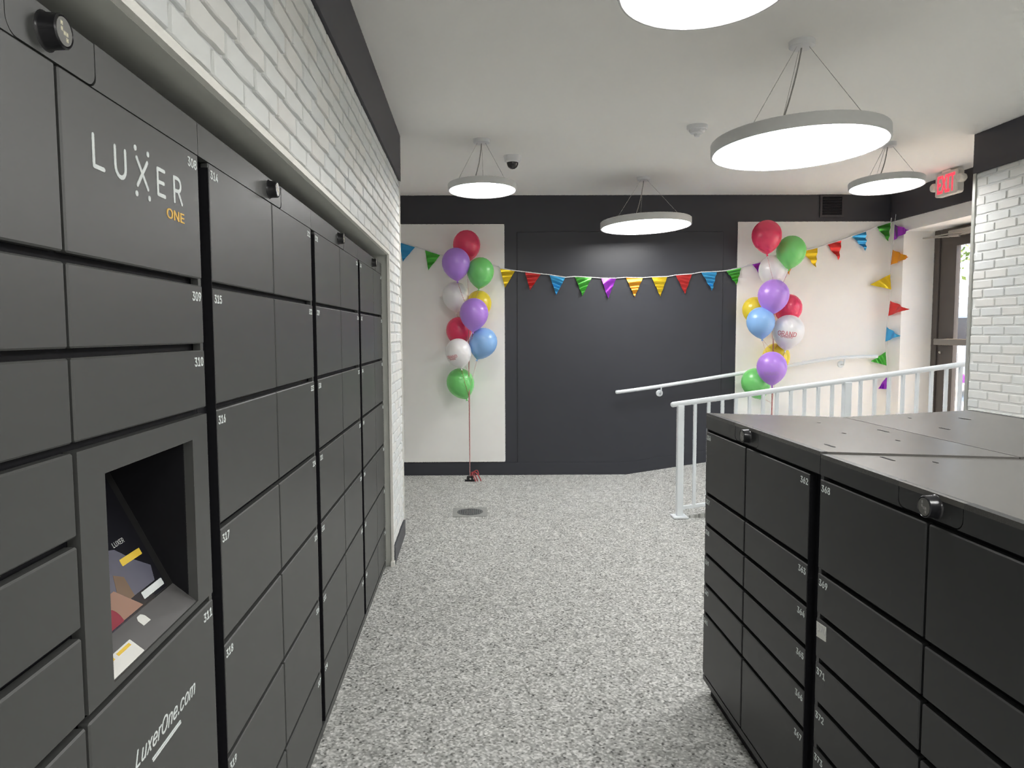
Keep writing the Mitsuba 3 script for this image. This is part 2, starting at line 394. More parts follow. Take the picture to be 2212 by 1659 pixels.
pendant((1.672, 3.634, 2.48), 0.43, (-0.026, 0.026), (1.68, 3.635), 'large white disc pendant lamp, the biggest seen whole, with its canopy in view')
pendant((1.657, 6.783, 2.551), 0.428, (-0.029, 0.033), (1.635, 6.79), 'white disc pendant lamp hanging in front of the charcoal back wall')
pendant((0.086, 5.53, 2.634), 0.262, (-0.010, 0.041), (0.081, 5.53), 'small white disc pendant lamp beside the dome camera')
pendant((3.248, 5.50, 2.68), 0.272, (-0.009, 0.053), (3.248, 5.50), 'small white disc pendant lamp next to the exit sign')
pendant((0.713, 2.20, 2.587), 0.265, (-0.007, 0.051), (0.713, 2.19), 'white disc pendant lamp cut off by the top edge of the photo')
# extra lamps added out of view behind the camera, for their light
pendant((1.67, 0.40, 2.50), 0.43, (0, 0), (1.67, 0.40), 'added white disc pendant lamp above the near end of the locker island')
pendant((3.05, -0.9, 2.62), 0.43, (0, 0), (3.05, -0.9), 'added white disc pendant lamp near the front corner of the room')
pendant((0.45, -1.2, 2.62), 0.43, (0, 0), (0.45, -1.2), 'added white disc pendant lamp near the front wall')

# ------------------------------------------------------------------ ceiling devices
t = thing('dome_camera', 'white ceiling camera with a black dome behind the small pendant lamp', 'security camera')
Mx = frame([0.346, 6.03, CZ], [1, 0, 0], [0, 1, 0], [0, 0, 1])
put('housing', tr(lathe([(0, -0.055), (0.05, -0.055), (0.066, -0.045), (0.072, -0.015), (0.075, 0), (0, 0)], 32), Mx), M_DEVICE, t, smooth=35)
put('dome', tr(lathe([(0, -0.105), (0.02, -0.102), (0.036, -0.09), (0.046, -0.072), (0.048, -0.054), (0, -0.054)], 32), Mx), M_DOME, t, smooth=35)
t = thing('smoke_detector', 'white smoke detector on the ceiling between the two large lamps', 'smoke detector')
Mx = frame([1.613, 5.112, CZ], [1, 0, 0], [0, 1, 0], [0, 0, 1])
put('base', tr(lathe([(0, -0.028), (0.066, -0.028), (0.072, -0.02), (0.074, 0), (0, 0)], 32), Mx), M_DEVICE, t, smooth=35)
put('cover', tr(lathe([(0, -0.075), (0.018, -0.074), (0.024, -0.058), (0.045, -0.052), (0.054, -0.040), (0.056, -0.028), (0, -0.028)], 32), Mx), M_DEVICE, t, smooth=35)

# exit sign
t = thing('exit_sign', 'white exit sign with red letters and two lamp heads under the ceiling', 'sign')
ME = frame([4.32, 6.36, 2.895], [0, -1, 0], [0, 0, 1], [-1, 0, 0])
put('housing', tr(cat_([ext(rrect(-0.155, 0.155, -0.105, 0.105, 0.022), 0.055, -0.055)]), ME), M_EXITBODY, t, smooth=35)
put('canopy', tr(bev(-0.06, 0.06, 0.104, 0.126, -0.06, 0.012, 0.006), ME), M_EXITBODY, t)
put('face_plate', tr(ext(rrect(-0.142, 0.142, -0.092, 0.092, 0.012), 0.004), ME), M_EXITBODY, t)
lt = meshkit.text_mesh('EXIT', 0.152, 0.003, bold=True)
lt.apply_translation([-lt.bounds.mean(0)[0], -lt.bounds.mean(0)[1], 0.004])
lt.apply_scale([0.236 / lt.extents[0], 1, 1])
put('lettering', {**mikit.ply(tr(lt, ME), M_REDP), 'emitter': {'type': 'area', 'radiance': {'type': 'rgb', 'value': [1.0, 0.035, 0.06]}}}, None, t, label='red letters EXIT')
head = lathe([(0, 0.03), (0.030, 0.028), (0.038, 0.02), (0.040, 0.0), (0.034, -0.03), (0.018, -0.045), (0, -0.045)], 24)
for s in (-1, 1):
    put('lamp_head', tr(head, ME @ frame([s * 0.182, -0.005 + (0.02 if s > 0 else 0), -0.01], [1, 0, 0], [0, 1, 0], [0, 0, 1])), M_EXITBODY, t, smooth=40)
    put('lamp_arm', tr(tube([(s * 0.145, 0, -0.03), (s * 0.185, 0, -0.03)], 0.012, 8), ME), M_EXITBODY, t)

# vent in the dark band of the back wall
t = thing('air_vent', 'square dark air vent high on the back wall above the white panel', 'vent')
fr = sbox(ub(3.733), 2.777, ub(3.993), 3.012).difference(sbox(ub(3.757), 2.802, ub(3.968), 2.996))
put('frame', tr(ext(fr, 0.014, 0.001), WB), M_VENT, t)
put('backing', BW(3.75, 3.975, 2.795, 3.0, 0.0008, 0.003), M_VENTIN, t)
for k in range(7):
    z = 2.812 + 0.028 * k
    m = bev(ub(3.757), ub(3.968), -0.011, 0.011, -0.0015, 0.0015, 0.0005)
    R_ = trimesh.transformations.rotation_matrix(math.radians(-35), [1, 0, 0])
    put('slat', tr(m, WB @ frame([0, z, 0.009], [1, 0, 0], [0, 1, 0], [0, 0, 1]) @ R_), M_VENTIN, t)

# ------------------------------------------------------------------ parcel lockers
NUM = {}
def number_mesh(s, h=0.0185):
    if s not in NUM:
        m = meshkit.text_mesh(s, h, 0.0006, bold=True)
        m.apply_translation([-m.bounds[0][0], -m.bounds[0][1], 0])
        m.apply_scale([0.047 / m.extents[0], 1, 1])
        NUM[s] = m
    return NUM[s]
PLY = {}
def door_ply(w, h, tab=None, m_=None):
    k = (round(w, 4), round(h, 4), tab, m_)
    if k not in PLY:
        m = bev(0, w, 0, h, -0.020, 0.0, 0.0028)
        if tab:
            a = (w - 0.016, w) if tab == 'r' else (0, 0.016)
            m = cat_([m, B(a[0], a[1], h - 0.001, h + GAP + 0.001, -0.018, -0.0025)])
        PLY[k] = mikit.ply(m, m_)
    return PLY[k]
GAP, CHAN = 0.0145, 0.060
LOCKM = {}
def locker(label, O, U, W, H, zt, depth, chan, cols, bottom=0.03, mid=None, group=None, kiosk=False, tops=None, plinth=0.0, numbers=True, name='parcel_locker'):
    """A locker unit: O the bottom corner of its front, U along its front (left to right for who faces it). cols: two lists of (bottom, top, number)."""
    U = np.asarray(U, float); Z = np.array([0, 0, 1.0]); N = np.cross(U, Z)
    M = frame(O, U, Z, N)
    t = thing(name, label, 'locker', group)
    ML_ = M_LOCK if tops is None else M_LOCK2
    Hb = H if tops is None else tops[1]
    c = m3.Manifold.cube([W - 0.002, min(H, Hb) - 0.012 - plinth, depth - 0.021]).translate([0.001, plinth, -depth])
    if kiosk: c = c - m3.Manifold.cube([0.404, 0.40, 0.26]).translate([kiosk['u0'] - 0.014, 0.97, -0.26])
    mm = c.to_mesh(); put('cabinet', trimesh.Trimesh(mm.vert_properties[:, :3], mm.tri_verts, process=False), M_BLACK, t, M=M)  # charcoal cabinet in black: shade of the door gaps put into its colour
    mid = W / 2 + (CHAN / 2 if chan == 'l' else -CHAN / 2) if mid is None else mid
    # header with its hatch and lock
    hx = mid + (0.0 if tops is None else -0.0)
    Ht = H - 0.0
    hatch = rrect(hx - 0.108, hx + 0.108, zt + 0.002, Ht + 0.05, 0.022).intersection(sbox(0, 0, W, Ht - 0.0005))
    far = sbox(hx + 0.1088, -1, W + 1, 9) if tops is None else sbox(-1, -1, hx - 0.1088, 9)
    hole = hatch.buffer(0.0032, join_style=1).difference(far)
    head = sbox(0.0012, zt, W - 0.0012, Ht).difference(hole)
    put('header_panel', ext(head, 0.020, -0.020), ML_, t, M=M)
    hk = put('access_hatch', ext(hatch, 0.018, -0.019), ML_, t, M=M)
    lockz = zt + (Ht - zt) * 0.52
    if 'b' not in LOCKM:
        LOCKM['b'] = mikit.ply(lathe([(0.0, 0.0225), (0.0195, 0.0225), (0.0215, 0.026), (0.0235, 0.024), (0.0245, 0.004), (0.0275, 0.0), (0, 0)], 28), M_KNOB, smooth=35)
        LOCKM['f'] = mikit.ply(lathe([(0.0, 0.0252), (0.0192, 0.0252), (0.0198, 0.022), (0, 0.022)], 28), M_KNOBFACE, smooth=35)
        ds = []
        for (i, j) in ((-1, 1), (-1, 0), (1, 0), (1, -1), (0, 0)):
            cx, cy = i * 0.0062, j * 0.0078 + (0.002 if i < 0 else -0.002)
            ds.append(ext(unary_union([sbox(cx - 0.0021, cy - 0.0028, cx - 0.0008, cy + 0.0028), sbox(cx + 0.0006, cy - 0.0028, cx + 0.0021, cy + 0.0028), sbox(cx - 0.002, cy - 0.0004, cx + 0.002, cy + 0.0004)]), 0.0004, 0.0252))
        LOCKM['d'] = mikit.ply(cat_(ds), M_DIGIT); LOCKM['e'] = mikit.ply(cat_(ds), M_CORD)
    Ml = M @ frame([hx - 0.020 if tops is None else hx + 0.022, lockz, -0.001], [1, 0, 0], [0, 1, 0], [0, 0, 1])
    put('lock', LOCKM['b'], None, hk, M=Ml); put('lock_face', LOCKM['f'], None, hk, M=Ml); put('keypad', LOCKM['d' if tops is None else 'e'], None, hk, M=Ml)
    g = 0.0045
    spans = ((CHAN if chan == 'l' else 0.002, mid - g), (mid + g, W - (CHAN if chan == 'r' else 0.002)))
    for ci, doors in enumerate(cols):
        a, b = spans[ci]
        for (z0, z1, num) in doors:
            if num == 'kiosk':
                build_kiosk(t, M, a, b, z0 + GAP, z1, kiosk); continue
            tab = None
            if (chan == 'l' and ci == 1) or (chan == 'r' and ci == 0): tab = 'r' if ci == 1 else 'l'
            if kiosk and ci == 1: tab = 'r'
            last = z1 > zt - 0.004
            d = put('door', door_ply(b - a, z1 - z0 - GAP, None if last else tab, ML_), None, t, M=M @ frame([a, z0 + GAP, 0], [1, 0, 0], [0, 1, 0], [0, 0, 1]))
            if num and numbers:
                nm = number_mesh(num)
                left = ci == 0 if not kiosk else False
                x = a + 0.010 if left else b - 0.057
                put('number', tr(nm, frame([x, z1 - GAP * 0 - 0.0345, 0.0001], [1, 0, 0], [0, 1, 0], [0, 0, 1])), M_PRINT, d, M=M)
    e = CHAN if chan == 'l' else W - CHAN
    put('channel_shade', B(e - 0.0012, e + 0.0012, max(bottom, 0.03), zt - 0.012, -0.021, -0.0012), M_BLACK, t, M=M)  # black strip added over the door edge as shade in the channel
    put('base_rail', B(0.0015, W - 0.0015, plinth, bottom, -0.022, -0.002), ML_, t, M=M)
    if plinth:
        put('plinth', B(0.03, W - 0.03, 0, plinth, -depth + 0.03, -0.028), M_BLACK, t, M=M)
    if tops:
        for a in (0.0001, W - 0.0011):
            sp_ = Polygon([(-0.0215, plinth), (-depth, plinth), (-depth, Hb - 0.0125), (-0.0215, H - 0.0125)])
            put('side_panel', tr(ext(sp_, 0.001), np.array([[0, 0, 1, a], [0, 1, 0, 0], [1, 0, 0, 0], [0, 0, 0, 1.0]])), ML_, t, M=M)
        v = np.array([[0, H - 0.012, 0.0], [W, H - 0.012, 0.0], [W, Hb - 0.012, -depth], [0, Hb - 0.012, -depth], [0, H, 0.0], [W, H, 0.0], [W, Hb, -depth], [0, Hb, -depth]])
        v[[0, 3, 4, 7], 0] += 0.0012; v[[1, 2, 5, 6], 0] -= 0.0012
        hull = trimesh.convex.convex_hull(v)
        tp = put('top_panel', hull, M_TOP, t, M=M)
        for (su, sd, L) in tops[2]:
            z = H + 0.0005
            slot = ext(LineString([(su - L / 2, -sd), (su + L / 2, -sd)]).buffer(0.0045, quad_segs=3), 0.0006)
            A = frame([0, z, 0], [1, 0, 0], [0, (H - Hb) / depth, 1], [0, 1, 0])
            A[:3, 1] = [0, (H - Hb) / depth, 1.0]
            put('slot', tr(slot, A), M_SLOT, tp, M=M)
    return t, M

def poly_mesh(pts, d):
    return ext(Polygon(pts), d)

def build_kiosk(t, M, a, b, z0, z1, k):
    u0, u1, v0, v1 = k['u0'], k['u1'], k['v0'], k['v1']
    kp = put('kiosk_panel', ext(sbox(a, z0, b, z1).difference(sbox(u0, v0, u1, v1)), 0.020, -0.020), M_LOCK, t, M=M, label='kiosk panel with a sloping screen recess')
    # recess: tray at the bottom front, then the sloping screen panel, dark sides and lid
    P0, P1, P2 = np.array([-0.004, v0]), np.array([-0.052, v0 + 0.040]), np.array([-0.205, v1])   # (depth, height)
    def slab(p, q, th=0.004):
        m = B(u0 - 0.004, u1 + 0.004, 0, np.linalg.norm(q - p), -th, 0)
        e = (q - p) / np.linalg.norm(q - p)
        return tr(m, frame([0, p[1], p[0]], [1, 0, 0], [0, e[1], e[0]], [0, -e[0], e[1]])), frame([0, p[1], p[0]], [1, 0, 0], [0, e[1], e[0]], [0, -e[0], e[1]])
    tray, MT = slab(P0, P1); scr, MS = slab(P1, P2)
    put('tray', tray, M_TRAY, kp, M=M, label='grey sloping tray')
    put('screen_board', scr, M_DOME, kp, M=M)
    sides = [B(u1, u1 + 0.004, v0 - 0.005, v1 + 0.004, -0.21, -0.019), B(u0 - 0.004, u0, v0 - 0.005, v1 + 0.004, -0.21, -0.019), B(u0 - 0.004, u1 + 0.004, v1, v1 + 0.004, -0.21, -0.019)]
    put('recess_lining', cat_(sides), M_BLACK, kp, M=M)
    W_ = M @ MS
    put('screen', bev(u0 + 0.03, u1 - 0.030, 0.003, 0.270, -0.001, 0.004, 0.0015), M_SCREEN, kp, M=W_, label='dark touch screen')
    patch = [(u0 + 0.035, 0.03), (0.930, 0.03), (0.945, 0.06), (0.90, 0.09), (0.86, 0.125), (0.80, 0.14), (u0 + 0.035, 0.14)]  # flat grey, brown, tan and red shapes laid on the screen
    put('screen_patch', poly_mesh(patch, 0.0003), M_SCRGREY, kp, M=W_ @ frame([0, 0, 0.0041], [1, 0, 0], [0, 1, 0], [0, 0, 1]))
    Wp = W_ @ frame([0, 0, 0.0045], [1, 0, 0], [0, 1, 0], [0, 0, 1])
    put('screen_button', cat_([ext(rrect(0.857, 0.938, 0.089, 0.103, 0.002), 0.0003)]), M_YELLOW, kp, M=Wp, label='yellow bar on the screen')
    put('screen_button', ext(rrect(0.866, 0.954, 0.012, 0.0265, 0.002), 0.0003), M_PRINT, kp, M=Wp, label='white bar on the screen')
    put('screen_shape', poly_mesh([(0.80, 0.055), (0.815, 0.085), (0.843, 0.071), (0.844, 0.030), (0.79, 0.028)], 0.0003), M_BROWN, kp, M=Wp, label='brown shape on the screen')
    put('screen_shape', poly_mesh([(0.70, 0.058), (0.793, 0.060), (0.853, 0.006), (0.70, 0.005)], 0.0004), M_SKIN, kp, M=Wp, label='skin-coloured shape on the screen')
    put('screen_shape', ext(Point(0.742, 0.006).buffer(0.034).intersection(sbox(0.6, 0.0045, 1, 0.2)), 0.0006), M_REDP, kp, M=Wp, label='red shape on the screen')
    lx = meshkit.text_mesh('LUXER', 0.010, 0.0003); lx.apply_translation([0.862 - lx.bounds[0][0], 0.128, 0]); lx.apply_scale([1, 1, 1])
    put('screen_text', lx, M_LAMPW, kp, M=Wp)
    Wt = M @ MT
    st = put('sticker', ext(rrect(0.600, 0.752, -0.001, 0.032, 0.002), 0.0004), M_STICK, kp, M=Wt @ frame([0, 0.002, 0.0002], [1, 0, 0], [0, 1, 0], [0, 0, 1]), label='white and yellow sticker')
    put('sticker_bar', cat_([ext(sbox(0.697, 0.0225, 0.742, 0.0285), 0.0002), ext(sbox(0.640, 0.0225, 0.685, 0.0285), 0.0002)]), M_YELLOW, kp, M=Wt @ frame([0, 0.002, 0.0007], [1, 0, 0], [0, 1, 0], [0, 0, 1]))
    put('sticker', poly_mesh([(0.810, 0.034), (0.810, 0.048), (0.817, 0.055), (0.832, 0.055), (0.838, 0.048), (0.838, 0.034)], 0.0005), M_STICK, kp, M=Wt @ frame([0, 0.001, 0.0002], [1, 0, 0], [0, 1, 0], [0, 0, 1]), label='small white sticker on the tray')

def rows(tops, bottom, nums):
    e = list(tops) + [bottom]
    return [(e[i + 1], e[i], nums[i]) for i in range(len(tops))]

ZT, DZ = 1.935, 0.2795
R7 = [ZT - DZ * k for k in range(7)]
HR = [ZT] + [ZT - DZ - DZ / 2 * k for k in range(12)]
XL = -0.588
kio = {'u0': 0.634, 'u1': 0.992, 'v0': 0.983, 'v1': 1.329}
KR = [ZT, ZT - DZ, ZT - 1.5 * DZ, ZT - 2 * DZ, ZT - 3.5 * DZ, ZT - 5 * DZ, ZT - 6 * DZ]
u1_left = rows(HR, 0.03, [None] * 13)
u1_right = rows(KR, 0.03, ['308', '309', '310', 'kiosk', '311', '312', '313'])
tk, Mk = locker('charcoal locker unit with the touch screen kiosk and white lettering, nearest at left', [XL, 0.525, 0], [0, 1, 0], 1.077, 2.005, ZT, 0.56, 'l', [u1_left, u1_right], kiosk=kio, mid=0.5515)
n = 314
locks = ['tall charcoal locker unit in the left wall, directly beyond the kiosk unit', 'tall charcoal locker unit in the left wall, third from the camera', 'tall charcoal locker unit at the far end of the left wall recess']
for k in range(3):
    W = 1.077 if k < 2 else 0.955
    ca = rows(R7, 0.03, [str(n + i) for i in range(7)]); cb = rows(R7, 0.03, [str(n + 7 + i) for i in range(7)]); n += 14
    locker(locks[k], [XL, 1.602 + 1.077 * k, 0], [0, 1, 0], W, 2.005, ZT, 0.56, 'l', [ca, cb], mid=0.5665)

# lettering on the kiosk unit: parts of the unit
def letters(strokes, r=0.0036):
    return ext(unary_union([LineString(s).buffer(r, quad_segs=5) if len(s) > 1 else Point(s[0]).buffer(0.0052) for s in strokes]), 0.0008)
h, y0 = 0.0475, 1.8135
def arc(cx, cy, rx, ry, a0, a1, n=10):
    return [(cx + rx * math.cos(math.radians(a0 + (a1 - a0) * i / n)), cy + ry * math.sin(math.radians(a0 + (a1 - a0) * i / n))) for i in range(n + 1)]
LUX = [
    [[(0.642, y0 + h), (0.642, y0), (0.672, y0)]],
    [[(0.710, y0 + h)] + arc(0.7275, y0 + 0.0175, 0.0175, 0.0175, 180, 360) + [(0.745, y0 + h)]],
    [[(0.787, y0 + h), (0.828, y0)], [(0.828, y0 + h), (0.787, y0)], [(0.783, y0 + h + 0.016)], [(0.832, y0 + h + 0.016)], [(0.783, y0 - 0.0155)], [(0.832, y0 - 0.0155)]],
    [[(0.900, y0 + h), (0.870, y0 + h), (0.870, y0), (0.900, y0)], [(0.870, y0 + h / 2), (0.896, y0 + h / 2)]],
    [[(0.944, y0), (0.944, y0 + h)] + arc(0.961, y0 + h - 0.0125, 0.0145, 0.0125, 90, -90) + [(0.944, y0 + h - 0.025)], [(0.962, y0 + h - 0.025), (0.980, y0)]],
]
for s in LUX:
    put('logo_letter', letters(s), M_PRINT, tk, M=Mk @ frame([0, 0, 0.0001], [1, 0, 0], [0, 1, 0], [0, 0, 1]), label='white logo letter')
on = meshkit.text_mesh('ONE', 0.0185, 0.0008, bold=True); on.apply_translation([-on.bounds[0][0], -on.bounds[0][1], 0]); on.apply_scale([0.084 / on.extents[0], 1, 1])
on.apply_translation([0.905, 1.7755, 0.0001]); put('logo_word', on, M_GOLD, tk, M=Mk, label='gold word ONE')
ur = meshkit.text_mesh('LuxerOne.com', 0.030, 0.0008); ur.apply_translation([-ur.bounds[0][0], 0, 0]); ur.apply_scale([0.262 / ur.extents[0], 1, 1])
ur.apply_transform(np.array([[1, 0.34, 0, 0], [0.0, 1, 0, 0], [0, 0, 1, 0], [0, 0, 0, 1.0]])); ur.apply_translation([0.690, 0.7985, 0.0001])
put('web_address', ur, M_PRINT, tk, M=Mk, label='white web address in slanted letters')
put('underline', ext(unary_union([LineString([(0.755, 0.7785), (0.878, 0.7815)]).buffer(0.0018), LineString([(0.757, 0.7735), (0.880, 0.7765)]).buffer(0.0018)]), 0.0008), M_PRINT, tk, M=Mk @ frame([0, 0, 0.0001], [1, 0, 0], [0, 1, 0], [0, 0, 1]), label='double white underline')

# the island of low lockers
IZ, ITOPS = 1.148, [1.136, 0.866, 0.736, 0.607, 0.478, 0.352]
XI = 0.98
def irows(n0): return rows(ITOPS, 0.075, [str(n0 + i) if n0 else None for i in range(6)])
slots_a = [(0.25, 0.36, 0.012), (0.55, 0.30, 0.012), (0.86, 0.09, 0.05), (0.45, 0.50, 0.06), (0.70, 0.40, 0.012)]
slots_b = [(0.06, 0.16, 0.055), (0.10, 0.27, 0.012), (0.50, 0.35, 0.012), (0.28, 0.52, 0.05)]
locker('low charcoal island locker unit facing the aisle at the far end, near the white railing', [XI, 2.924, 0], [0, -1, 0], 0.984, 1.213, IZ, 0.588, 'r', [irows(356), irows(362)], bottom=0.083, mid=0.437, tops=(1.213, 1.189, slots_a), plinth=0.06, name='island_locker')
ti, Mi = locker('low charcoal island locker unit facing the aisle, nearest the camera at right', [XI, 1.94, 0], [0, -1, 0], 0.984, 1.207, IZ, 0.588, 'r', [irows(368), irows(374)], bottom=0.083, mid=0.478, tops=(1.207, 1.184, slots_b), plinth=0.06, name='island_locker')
put('sticker', ext(Polygon([(0.006, 0.693), (0.060, 0.699), (0.060, 0.741), (0.004, 0.737)]), 0.0006), M_STICK, ti, M=Mi @ frame([0, -0.013, 0.0001], [1, 0, 0], [0, 1, 0], [0, 0, 1]), label='white sticker on a door')
put('sticker_text', (lambda m: (m.apply_translation([0.012, 0.701, 0.0008]), m)[1])(number_mesh('370').copy()), M_LAMPW, ti, M=Mi)
XR = 2.140
slots_c = [(0.20, 0.10, 0.012), (0.55, 0.42, 0.05), (0.75, 0.2, 0.06), (0.85, 0.36, 0.012)]
locker('island locker unit turned away from the aisle, at the far end behind the front row', [XR, 1.94, 0], [0, 1, 0], 0.984, 1.214, IZ, 0.570, 'l', [irows(0), irows(0)], bottom=0.083, mid=0.547, tops=(1.214, 1.1895, slots_c), plinth=0.06, name='island_locker')
locker('island locker unit turned away from the aisle, nearest the camera behind the front row', [XR, 0.956, 0], [0, 1, 0], 0.984, 1.210, IZ, 0.570, 'l', [irows(0), irows(0)], bottom=0.083, mid=0.547, tops=(1.211, 1.1845, slots_c), plinth=0.06, name='island_locker')

# ------------------------------------------------------------------ rails
t = thing('handrail', 'white round handrail fixed to the back wall above the ramp', 'handrail')
hp = bez([(1.554, 7.571, 0.913), (1.640, 7.567, 0.923), (2.835, 7.510, 1.103), (3.383, 7.484, 1.190), (3.80, 7.464, 1.256), (3.956, 7.457, 1.274), (4.355, 7.438, 1.286)], 40)
put('rail', tube(hp, 0.0195, 16), M_RAIL, t, smooth=40)
put('end_cap', tr(trimesh.creation.icosphere(2, 0.0205), frame(hp[0], [1, 0, 0], [0, 1, 0], [0, 0, 1])), M_RAIL, t, smooth=True)
for (x, z, zr) in ((2.032, 0.893, 0.981), (4.004, 1.199, 1.278)):
    Mb = WB @ frame([ub(x), z, 0.0095], [1, 0, 0], [0, 1, 0], [0, 0, 1])
    br = put('bracket', tr(lathe([(0, 0.012), (0.022, 0.012), (0.034, 0.009), (0.038, 0.003), (0.038, 0), (0, 0)], 28), Mb), M_RAIL, t, smooth=35)
    arm = bez([(0, 0, 0.008), (0, -0.004, 0.05), (0, 0.03, 0.085), (0, zr - z - 0.018, 0.088)], 12)
    put('arm', tr(tube(arm, 0.0075, 8), Mb), M_RAIL, br, smooth=True)

t = thing('guard_railing', 'white railing with square balusters along the open side of the ramp', 'railing')
def gy(x): return 5.798 - 0.047 * (x - 1.724)
def gz(x): return 0.954 + 0.1352 * (x - 1.665)
GXE = 4.42
put('top_rail', tube([(1.662, gy(1.662), gz(1.662)), (1.70, gy(1.70), gz(1.70)), (GXE, gy(GXE), gz(GXE))], 0.0225, 16), M_RAIL, t, smooth=40)
put('rail_end', tr(trimesh.creation.icosphere(2, 0.0228), frame([1.662, gy(1.662), gz(1.662)], [1, 0, 0], [0, 1, 0], [0, 0, 1])), M_RAIL, t, smooth=True)
def lowz(x): return 0.099 + 0.138 * (x - 1.85)
put('bottom_rail', bar((1.74, gy(1.74), lowz(1.74)), (GXE, gy(GXE), lowz(GXE)), 0.026, 0.030), M_RAIL, t)
for x, w in ((1.724, 0.052), (3.105, 0.060), (4.40, 0.052)):
    z0 = max(ramp_z(x), 0.0)
    put('post', bev(x - w / 2, x + w / 2, gy(x) - w / 2, gy(x) + w / 2, z0 + 0.011, gz(x) - 0.012, 0.004), M_RAIL, t)
    put('base_plate', bev(x - 0.062, x + 0.062, gy(x) - 0.062, gy(x) + 0.062, z0 - 0.004, z0 + 0.012, 0.003), M_RAIL, t)
bx = [1.845, 1.958, 2.072, 2.184, 2.297, 2.410, 2.525, 2.640, 2.754, 2.868, 2.984, 3.220, 3.338, 3.455, 3.572, 3.690, 3.808, 3.930, 4.049, 4.17, 4.29]
for x in bx:
    put('baluster', bev(x - 0.0125, x + 0.0125, gy(x) - 0.0125, gy(x) + 0.0125, lowz(x), gz(x) - 0.012, 0.002), M_RAIL, t)

# ------------------------------------------------------------------ door, its glass and what is outside
XD = 4.873
d1 = struct('door_1', cat_([bev(XD - 0.03, XD + 0.06, 7.20, 7.284, RZL, 2.597, 0.004), bev(XD - 0.03, XD + 0.06, 6.12, 7.20, 2.535, 2.597, 0.004), bev(XD - 0.03, XD + 0.06, 6.07, 6.12, RZL, 2.597, 0.004)]), M_FRAME, 'brown-black glazed entrance door')
leaf = sbox(-7.19, RZL + 0.012, -6.13, 2.53).difference(sbox(-6.955, RZL + 0.25, -6.235, 2.412))
MD = frame([XD, 0, 0], [0, -1, 0], [0, 0, 1], [-1, 0, 0])
put('leaf', tr(ext(leaf, 0.045, -0.03), frame([XD, 0, 0], [0, 1, 0], [0, 0, 1], [1, 0, 0]) @ np.diag([-1, 1, -1, 1.0]) if False else np.array([[0, 0, -1, XD], [-1, 0, 0, 0], [0, 1, 0, 0], [0, 0, 0, 1.0]]) @ np.diag([1, 1, 1, 1.0])), M_FRAME, d1)
gl = trimesh.Trimesh([[XD, 6.96, RZL + 0.245], [XD, 6.23, RZL + 0.245], [XD, 6.23, 2.416], [XD, 6.96, 2.416]], [[0, 1, 2], [0, 2, 3]], process=False)
put('glass', gl, M_GLASS, d1)
put('push_bar', bev(XD - 0.085, XD - 0.045, 6.17, 7.165, 1.413, 1.478, 0.006), M_BAR, d1)
for y in (6.19, 7.145): put('bar_mount', B(XD - 0.05, XD - 0.028, y - 0.02, y + 0.02, 1.42, 1.47), M_FRAME, d1)
put('lock_cylinder', tr(lathe([(0, 0.008), (0.012, 0.008), (0.014, 0), (0, 0)], 16), frame([XD - 0.029, 7.13, 1.335], [0, -1, 0], [0, 0, 1], [-1, 0, 0])), M_ALU, d1)
put('closer', bev(XD - 0.10, XD - 0.03, 6.62, 6.98, 2.50, 2.56, 0.008), M_ALU, d1)
put('closer_arm', cat_([bar((XD - 0.10, 6.80, 2.487), (XD - 0.24, 7.15, 2.505), 0.026, 0.014), bar((XD - 0.24, 7.15, 2.505), (XD - 0.045, 6.55, 2.530), 0.018, 0.012)]), M_ALU, d1)
w1 = struct('window_1', cat_([bev(XD - 0.03, XD + 0.06, 6.02, 6.07, RZL, 2.597, 0.004), bev(XD - 0.03, XD + 0.06, 5.24, 5.30, RZL, 2.597, 0.004), bev(XD - 0.03, XD + 0.06, 5.30, 6.02, 2.535, 2.597, 0.004), bev(XD - 0.03, XD + 0.06, 5.30, 6.02, RZL, RZL + 0.12, 0.004)]), M_FRAME, 'fixed glazing beside the entrance door')
put('glass', trimesh.Trimesh([[XD, 6.03, RZL + 0.1], [XD, 5.29, RZL + 0.1], [XD, 5.29, 2.55], [XD, 6.03, 2.55]], [[0, 1, 2], [0, 2, 3]], process=False), M_GLASS, w1)
struct('threshold', B(XD - 0.06, XD + 0.10, 5.24, 7.285, 0.0, RZL), M_FRAME)
struct('pavement', B(4.974, 40, -12, 40, 0.10, 0.345), M_GROUND, 'sunlit pavement outside')

t = thing('parked_van', 'white van parked outside, seen through the entrance door glass', 'van')
MV = T().translate([9.6, 13.2, 0.345]).rotate([0, 0, 1], 20)
MVn = np.array(MV.matrix, float).reshape(4, 4)
prof = Polygon([(-2.3, 0.32), (2.3, 0.32), (2.35, 0.75), (2.2, 0.95), (1.55, 1.08), (0.95, 1.75), (-2.2, 1.82), (-2.32, 1.6)]).buffer(0.06).buffer(-0.02)
body = tr(ext(prof, 1.8, -0.9), np.array([[0, 0, 1, 0], [1, 0, 0, 0], [0, 1, 0, 0], [0, 0, 0, 1.0]]))
put('body', tr(body, MVn), M_VAN, t, smooth=30)
for (a, b) in ((-2.1, -0.9), (-0.8, 0.3)):
    for s in (-1, 1):
        put('window', tr(bev(s * 0.925 - 0.006, s * 0.925 + 0.006, a, b, 1.05, 1.45, 0.003), MVn), M_VANGLASS, t)
wheel = tr(lathe([(0, -0.1), (0.27, -0.1), (0.32, -0.06), (0.32, 0.06), (0.27, 0.1), (0, 0.1)], 28), np.array([[0, 0, 1, 0], [0, 1, 0, 0], [-1, 0, 0, 0], [0, 0, 0, 1.0]]))
